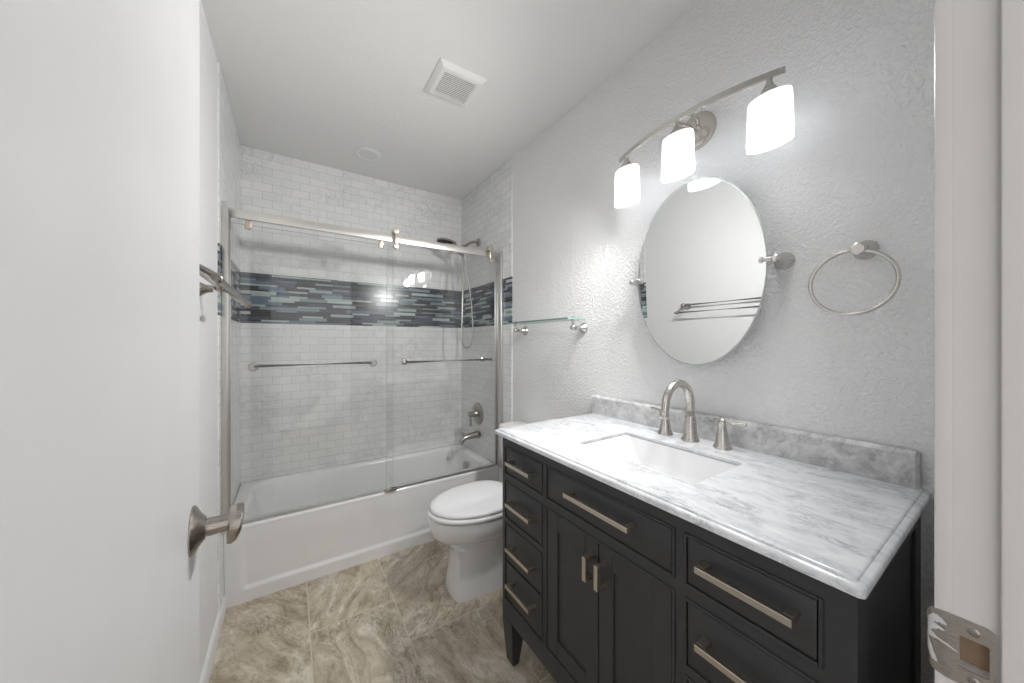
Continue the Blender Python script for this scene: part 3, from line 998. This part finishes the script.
def hole(z):
    return [b.verts.new(p) for p in rrect((SX0 + SX1) / 2, (SY0 + SY1) / 2, (SX1 - SX0) / 2, (SY1 - SY0) / 2, 0.014, z, 5)]
ht, ht2, hbm = hole(KT), None, hole(KT - 0.0085)
def cap(outer, inner):
    es = []
    for L2 in (outer, inner):
        for i in range(len(L2)):
            v1, v2 = L2[i], L2[(i + 1) % len(L2)]
            e = b.edges.get((v1, v2)) or b.edges.new((v1, v2))
            es.append(e)
    bmesh.ops.triangle_fill(b, use_beauty=True, use_dissolve=False, edges=es)
cap(R[-1], ht); cap(R[0], hbm)
for i in range(len(ht)):
    j = (i + 1) % len(ht)
    b.faces.new((ht[i], hbm[i], hbm[j], ht[j]))
obj('top_slab', b, M['marble'], ct, ang=50)
b = B()
rings = []
for y, in_ in ((KY0 + 0.015, 0.005), (KY0 + 0.021, 0.0), (KY1 - 0.004, 0.0), (KY1, 0.004)):
    x0 = KX1 - 0.022 + in_
    rings.append([(KX1, y, KT + 0.0005), (x0, y, KT + 0.0005), (x0, y, 1.004 - in_), (x0 + 0.009, y, 1.0135 - in_), (KX1, y, 1.0135 - in_)])
loft(b, rings)
obj('backsplash', b, M['marble_splash'], ct, ang=25)

# undermount basin
sk = thing('sink_basin', 'white rectangular undermount sink set into the marble top', 'sink', ((SX0 + SX1) / 2, (SY0 + SY1) / 2, 0.776))
b = B()
scx, scy = (SX0 + SX1) / 2, (SY0 + SY1) / 2
hx_, hy_ = (SX1 - SX0) / 2, (SY1 - SY0) / 2
BT = KT - 0.0105
rings = [rrect(scx, scy, hx_ + 0.006, hy_ + 0.006, 0.02, BT - 0.006), rrect(scx, scy, hx_ + 0.006, hy_ + 0.006, 0.02, BT), rrect(scx, scy, hx_ + 0.001, hy_ + 0.001, 0.016, BT),
         rrect(scx, scy, hx_ - 0.002, hy_ - 0.003, 0.018, BT - 0.006), rrect(scx, scy, hx_ - 0.010, hy_ - 0.045, 0.022, BT - 0.070), rrect(scx, scy, hx_ - 0.022, hy_ - 0.075, 0.03, BT - 0.112),
         rrect(scx, scy, hx_ - 0.05, hy_ - 0.11, 0.03, BT - 0.124), rrect(scx, scy, 0.028, 0.028, 0.027, BT - 0.128)]
rings2 = [rrect(scx, scy, hx_ + 0.006, hy_ + 0.006, 0.02, BT - 0.006), rrect(scx, scy, hx_ + 0.005, hy_ + 0.004, 0.022, BT - 0.012), rrect(scx, scy, hx_ - 0.002, hy_ - 0.036, 0.03, BT - 0.08), rrect(scx, scy, hx_ - 0.014, hy_ - 0.066, 0.035, BT - 0.122), rrect(scx, scy, 0.04, 0.04, 0.03, BT - 0.138)]
loft(b, rings2[::-1] + rings[1:], True, True)
obj('basin', b, M['porcelain'], sk, ang=50)
b = B(); lathe(b, (scx, scy, BT - 0.128), (0, 0, 1), [(0.022, 0), (0.022, 0.002), (0.016, 0.004), (0.006, 0.0035)], 26)
obj('drain', b, M['nickel'], sk)

# faucet: gooseneck spout and two lever valves, three separate fittings
FX, FY = 1.160, 0.648
fa = thing('widespread_faucet', 'brushed nickel gooseneck faucet with two lever handles behind the sink', 'faucet', (FX, FY, KT))
b = B(); lathe(b, (FX, FY, KT + 0.0005), (0, 0, 1), [(0.029, 0), (0.029, 0.004), (0.025, 0.010), (0.022, 0.016), (0.020, 0.05), (0.0165, 0.078), (0.0165, 0.083), (0.0145, 0.086)], 34)
BASE = b
b = B()
rad = 0.073
zc = KT + 0.130
pts = [(FX, FY, KT + 0.08), (FX, FY, KT + 0.105)] + [(FX - rad + rad * math.cos(t), FY, zc + rad * math.sin(t)) for t in [PI * i / 20 for i in range(0, 20)]] + [(FX - 2 * rad - 0.001, FY, zc - 0.004), (FX - 2 * rad - 0.005, FY, zc - 0.018)]
n_ = len(pts)
tube(b, pts, [0.0145 - 0.0025 * i / n_ for i in range(n_)], 20)
spo = obj('spout', b, M['nickel'], fa)
obj('base', BASE, M['nickel'], spo)
b = B(); lathe(b, (FX - 2 * rad - 0.004, FY, zc - 0.012), (-0.2, 0, -1), [(0.0125, 0), (0.0145, 0.004), (0.0145, 0.022), (0.0125, 0.025), (0.010, 0.024)], 24)
obj('aerator', b, M['nickel'], spo)
for y, s in ((0.744, 1), (0.545, -1)):
    b = B(); lathe(b, (FX + 0.003, y, KT + 0.0005), (0, 0, 1), [(0.0275, 0), (0.0275, 0.003), (0.024, 0.009), (0.021, 0.016), (0.016, 0.045), (0.0115, 0.068), (0.0125, 0.074), (0.0135, 0.082), (0.011, 0.090), (0.006, 0.094)], 32)
    t = obj('faucet_handle', b, M['nickel'], fa)
    b = B(); tube(b, [(FX + 0.003, y, KT + 0.081), (FX + 0.006, y + s * 0.025, KT + 0.083), (FX + 0.012, y + s * 0.060, KT + 0.085)], [0.0065, 0.0052, 0.0062]); ball(b, (FX + 0.012, y + s * 0.060, KT + 0.085), 0.0064, 8)
    obj('lever', b, M['nickel'], t)

# ================================================================== RIGHT WALL FITTINGS
# oval pivot mirror
mc = Vector((1.172, 0.649, 1.507))
mi = thing('oval_mirror', 'frameless oval pivot mirror above the sink', 'mirror', (WR, mc.y, 1.18))
b = B()
A_, H_ = 0.2255, 0.321
tilt = math.radians(1.9)
def mp_(k, off):
    out = []
    n = 96
    for i in range(n):
        t = 2 * PI * i / n
        y = A_ * k * math.cos(t); z = H_ * k * math.sin(t)
        # local (off along normal, y, z), tilt about the y axis so the top leans into the room
        out.append((mc.x + off * math.cos(tilt) - z * math.sin(tilt) + y * math.tan(math.radians(1.3)), mc.y + y, mc.z + z * math.cos(tilt) + off * math.sin(tilt)))
    return out
loft(b, [mp_(0.99, 0.005), mp_(1.0, 0.004), mp_(1.0, 0.0005), mp_(0.985, 0.0)])
b.normal_update()
b.faces.ensure_lookup_table()
for f in b.faces:
    c = f.calc_center_median()
    f.material_index = 1
b.faces[-1].material_index = 0
obj('mirror_glass', b, [M['mirror'], M['mirror_edge']], mi, False)
for y, s in ((0.405, 1), (0.895, -1)):
    b = B()
    lathe(b, (WR - 0.0005, y, 1.511), (-1, 0, 0), [(0.026, 0), (0.026, 0.004), (0.021, 0.010), (0.012, 0.022), (0.0095, 0.045), (0.0105, 0.060), (0.0105, 0.072), (0.006, 0.076)], 28)
    p_ = obj('wall_post', b, M['nickel'], mi)
    b = B()
    lathe(b, (WR - 0.066, y - s * 0.012, 1.511), (0, s, 0), [(0.006, 0), (0.0095, 0.003), (0.0095, 0.018), (0.0085, 0.02), (0.0085, 0.040), (0.0105, 0.042), (0.0105, 0.050), (0.006, 0.053)], 22)
    obj('pivot_pin', b, M['nickel'], p_)

# towel ring
tr_ = thing('towel_ring', 'brushed nickel towel ring on the textured wall near the door frame', 'towel ring', (WR, 0.24, 1.34))
b = B(); lathe(b, (WR - 0.0005, 0.234, 1.505), (-1, 0, 0), [(0.0245, 0), (0.0245, 0.003), (0.021, 0.010), (0.014, 0.020), (0.012, 0.030)], 30)
obj('flange', b, M['nickel'], tr_)
b = B(); lathe(b, (WR - 0.028, 0.236, 1.504), (-1, 0.02, -0.12), [(0.012, 0), (0.0125, 0.012), (0.0155, 0.018), (0.0155, 0.034), (0.012, 0.037)], 26)
obj('post', b, M['nickel'], tr_)
b = B()
rc = Vector((1.183, 0.250, 1.419)); rr_ = 0.080
n = 72
rings = []
for i in range(n + 1):
    t = 2 * PI * i / n
    c_ = rc + Vector((0, rr_ * math.cos(t), rr_ * math.sin(t)))
    d_ = Vector((0, math.cos(t), math.sin(t)))
    rings.append([c_ + d_ * 0.0045 * math.cos(q) + Vector((0.0045 * math.sin(q), 0, 0)) for q in [2 * PI * k / 12 for k in range(12)]])
loft(b, rings, False, False)
bmesh.ops.remove_doubles(b, verts=b.verts, dist=1e-5)
obj('ring', b, M['nickel'], tr_, ang=60)

# glass shelf
gs = thing('glass_shelf', 'narrow glass shelf on two nickel brackets over the toilet', 'shelf', (WR, 1.49, 1.34))
b = B(); box(b, 1.10, 1.215, 1.205, 1.775, 1.377, 1.385)
b.normal_update()
for f in b.faces:
    f.material_index = 0 if abs(f.normal.z) > 0.9 else 1
obj('glass', b, [M['glass'], M['shelf_edge']], gs, False)
for y in (1.237, 1.745):
    b = B()
    lathe(b, (WR - 0.0005, y, 1.338), (-1, 0, 0), [(0.028, 0), (0.028, 0.003), (0.024, 0.009), (0.013, 0.024), (0.009, 0.040), (0.009, 0.058)], 26)
    ball(b, (1.163, y, 1.340), 0.0145, 10)
    lathe(b, (1.163, y, 1.345), (0, 0, 1), [(0.006, 0), (0.006, 0.022), (0.010, 0.0285), (0.010, 0.0315)], 18)
    br_ = obj('bracket', b, M['nickel'], gs)
    b = B(); lathe(b, (1.163, y, 1.3855), (0, 0, 1), [(0.010, 0), (0.010, 0.004), (0.006, 0.008)], 18)
    obj('top_clip', b, M['nickel'], br_)

# vanity light
vl = thing('vanity_light', 'three-shade brushed nickel vanity light above the oval mirror', 'light fixture', (WR, 0.645, 1.82))
b = B(); lathe(b, (WR - 0.0005, 0.662, 2.030), (-1, 0, 0), [(0.064, 0), (0.064, 0.010), (0.060, 0.016), (0.050, 0.019), (0.010, 0.021)], 44)
obj('backplate', b, M['nickel'], vl)
def barx(y):
    t = (y - 0.641) / 0.28
    return 1.082 + 0.040 * t * t
def barz(y):
    t = (y - 0.641) / 0.28
    return 2.016 - 0.010 * t * t
b = B()
tube(b, bez((WR - 0.02, 0.672, 2.035), (1.17, 0.665, 2.040), (1.12, 0.672, 2.026), (barx(0.675) + 0.006, 0.675, barz(0.675)), 10), 0.0065)
tube(b, bez((WR - 0.02, 0.652, 2.035), (1.17, 0.625, 2.040), (1.12, 0.618, 2.026), (barx(0.615) + 0.006, 0.615, barz(0.615)), 10), 0.0065)
obj('arm', b, M['nickel'], vl)
b = B()
rings = []
for i in range(41):
    y = 0.918 - (0.918 - 0.365) * i / 40
    x, z = barx(y), barz(y)
    rings.append([(x - 0.004, y, z - 0.0085), (x + 0.004, y, z - 0.0085), (x + 0.004, y, z + 0.0085), (x - 0.004, y, z + 0.0085)])
loft(b, rings)
bmesh.ops.bevel(b, geom=[e for e in b.edges if abs((e.verts[0].co - e.verts[1].co).y) > 0.005], offset=0.0015, segments=2, affect='EDGES')
obj('curved_bar', b, M['nickel'], vl, ang=40)
for y in (0.874, 0.648, 0.399):
    x, z = barx(y), barz(y)
    b = B(); lathe(b, (x, y, z - 0.007), (0, 0, -1), [(0.007, 0), (0.008, 0.014), (0.012, 0.022), (0.021, 0.038), (0.025, 0.049), (0.022, 0.055)], 26)
    obj('fitter', b, M['nickel'], vl)
    b = B()
    zt = z - 0.058
    prof = [(0.020, 0.0), (0.046, 0.0005), (0.0510, 0.003), (0.0525, 0.010), (0.0540, 0.07), (0.0560, 0.133), (0.0550, 0.135), (0.0530, 0.133), (0.0510, 0.07), (0.0495, 0.012), (0.045, 0.005), (0.020, 0.0035)]
    k_ = 48
    loft(b, [[(x + 0.60 * r * math.cos(2 * PI * q / k_), y + r * math.sin(2 * PI * q / k_), zt - d) for q in range(k_)] for r, d in prof], False, False)
    sd = obj('shade', b, M['shade'], vl, ang=50)
    b = B()
    ball(b, (x, y, zt - 0.070), 0.020, 12, (1, 1, 1.25))
    lathe(b, (x, y, zt - 0.002), (0, 0, -1), [(0.012, 0), (0.012, 0.04), (0.016, 0.055)], 18)
    bl = obj('bulb', b, M['shade'], sd)
    for kind, watts in (('POINT', GLOW_W), ('SPOT', LAMP_W)):
        ld = bpy.data.lights.new('bulb_light', kind)
        ld.energy = watts
        ld.color = (1.0, 0.99, 0.975)
        ld.shadow_soft_size = 0.04
        lo = bpy.data.objects.new('bulb_light', ld)
        C.objects.link(lo)
        lo.parent = vl
        lo.location = Vector((x, y, zt - 0.065)) - LOC[vl.name]
        if kind == 'SPOT':
            lo.location = Vector((x - 0.040, y, zt - 0.085)) - LOC[vl.name]
            ld.spot_size = math.radians(176)
            ld.spot_blend = 1.0
            lo.rotation_euler = Vector((-0.58, 0.64, -0.46)).to_track_quat('-Z', 'Y').to_euler()

# ================================================================== LEFT WALL: double towel bar
rk = thing('double_towel_bar', 'nickel double towel bar on the left wall behind the open door', 'towel bar', (WL, 1.265, 1.40))
for y in (1.572, 0.958):
    b = B()
    lathe(b, (WL + 0.0005, y, 1.452), (1, 0, 0.08), [(0.026, 0), (0.026, 0.003), (0.022, 0.010), (0.014, 0.024), (0.012, 0.040)], 28)
    ball(b, (-0.212, y, 1.462), 0.0175, 12)
    p_ = obj('wall_post', b, M['dark_nickel'], rk)
    b = B()
    tube(b, [(-0.208, y, 1.458), (-0.175, y, 1.432), (-0.136, y, 1.408)], [0.011, 0.0085, 0.0095])
    ball(b, (-0.134, y, 1.406), 0.0125, 10)
    obj('arm', b, M['dark_nickel'], p_)
b = B(); tube(b, [(-0.212, 0.946, 1.463), (-0.212, 1.588, 1.463)], 0.0095)
obj('upper_bar', b, M['dark_nickel'], rk)
b = B(); tube(b, [(-0.134, 0.940, 1.406), (-0.134, 1.594, 1.406)], 0.0085)
obj('lower_bar', b, M['dark_nickel'], rk)

# ================================================================== CEILING FITTINGS
ev = thing('exhaust_fan_grille', 'square white slatted exhaust fan grille on the ceiling', 'vent', (0.655, 1.508, CE))
vx0, vx1, vy0, vy1 = 0.541, 0.770, 1.394, 1.622
ix0, ix1, iy0, iy1 = 0.580, 0.738, 1.432, 1.584
b = B()
# frame: sloped border ring
cxx, cyy = (vx0 + vx1) / 2, (vy0 + vy1) / 2
H2, I2x, I2y = (vx1 - vx0) / 2, (ix1 - ix0) / 2, (iy1 - iy0) / 2
def sq(hx3, hy3, z, r=0.004):
    return rrect(cxx, cyy, hx3, hy3, r, z, 3)
loft(b, [sq(H2, H2, CE - 0.0005), sq(H2, H2, CE - 0.004), sq(H2 - 0.016, H2 - 0.016, CE - 0.017), sq(H2 - 0.022, H2 - 0.022, CE - 0.019), sq(I2x, I2y, CE - 0.019), sq(I2x, I2y, CE - 0.004)], False, False)
obj('frame', b, M['plastic'], ev, ang=30)
b = B(); box(b, cxx - I2x - 0.004, cxx + I2x + 0.004, cyy - I2y - 0.004, cyy + I2y + 0.004, CE - 0.0035, CE - 0.0008)
obj('cavity_shade', b, M['vent_dark'], ev, False)  # thin dark plate; its colour stands in for the shaded hollow above the slats
ns = 14
for i in range(ns):
    y = cyy - I2y + (i + 0.5) * 2 * I2y / ns
    b = B()
    box(b, cxx - I2x, cxx + I2x, y - 0.0025, y + 0.0025, CE - 0.0185, CE - 0.0160)
    obj('slat', b, M['plastic'], ev, False)

rl_ = thing('recessed_light', 'round white recessed ceiling light over the bathtub, switched off', 'ceiling light', (0.420, 2.382, CE))
b = B(); lathe(b, (0.420, 2.382, CE), (0, 0, -1), [(0.082, 0.0005), (0.082, 0.003), (0.076, 0.007), (0.062, 0.008), (0.056, 0.004)], 48, False, False)
obj('trim_ring', b, M['plastic'], rl_)
b = B(); lathe(b, (0.420, 2.382, CE), (0, 0, -1), [(0.058, 0.0008), (0.058, 0.004), (0.03, 0.0052), (0.001, 0.0055)], 40)
obj('lens', b, M['lens'], rl_)
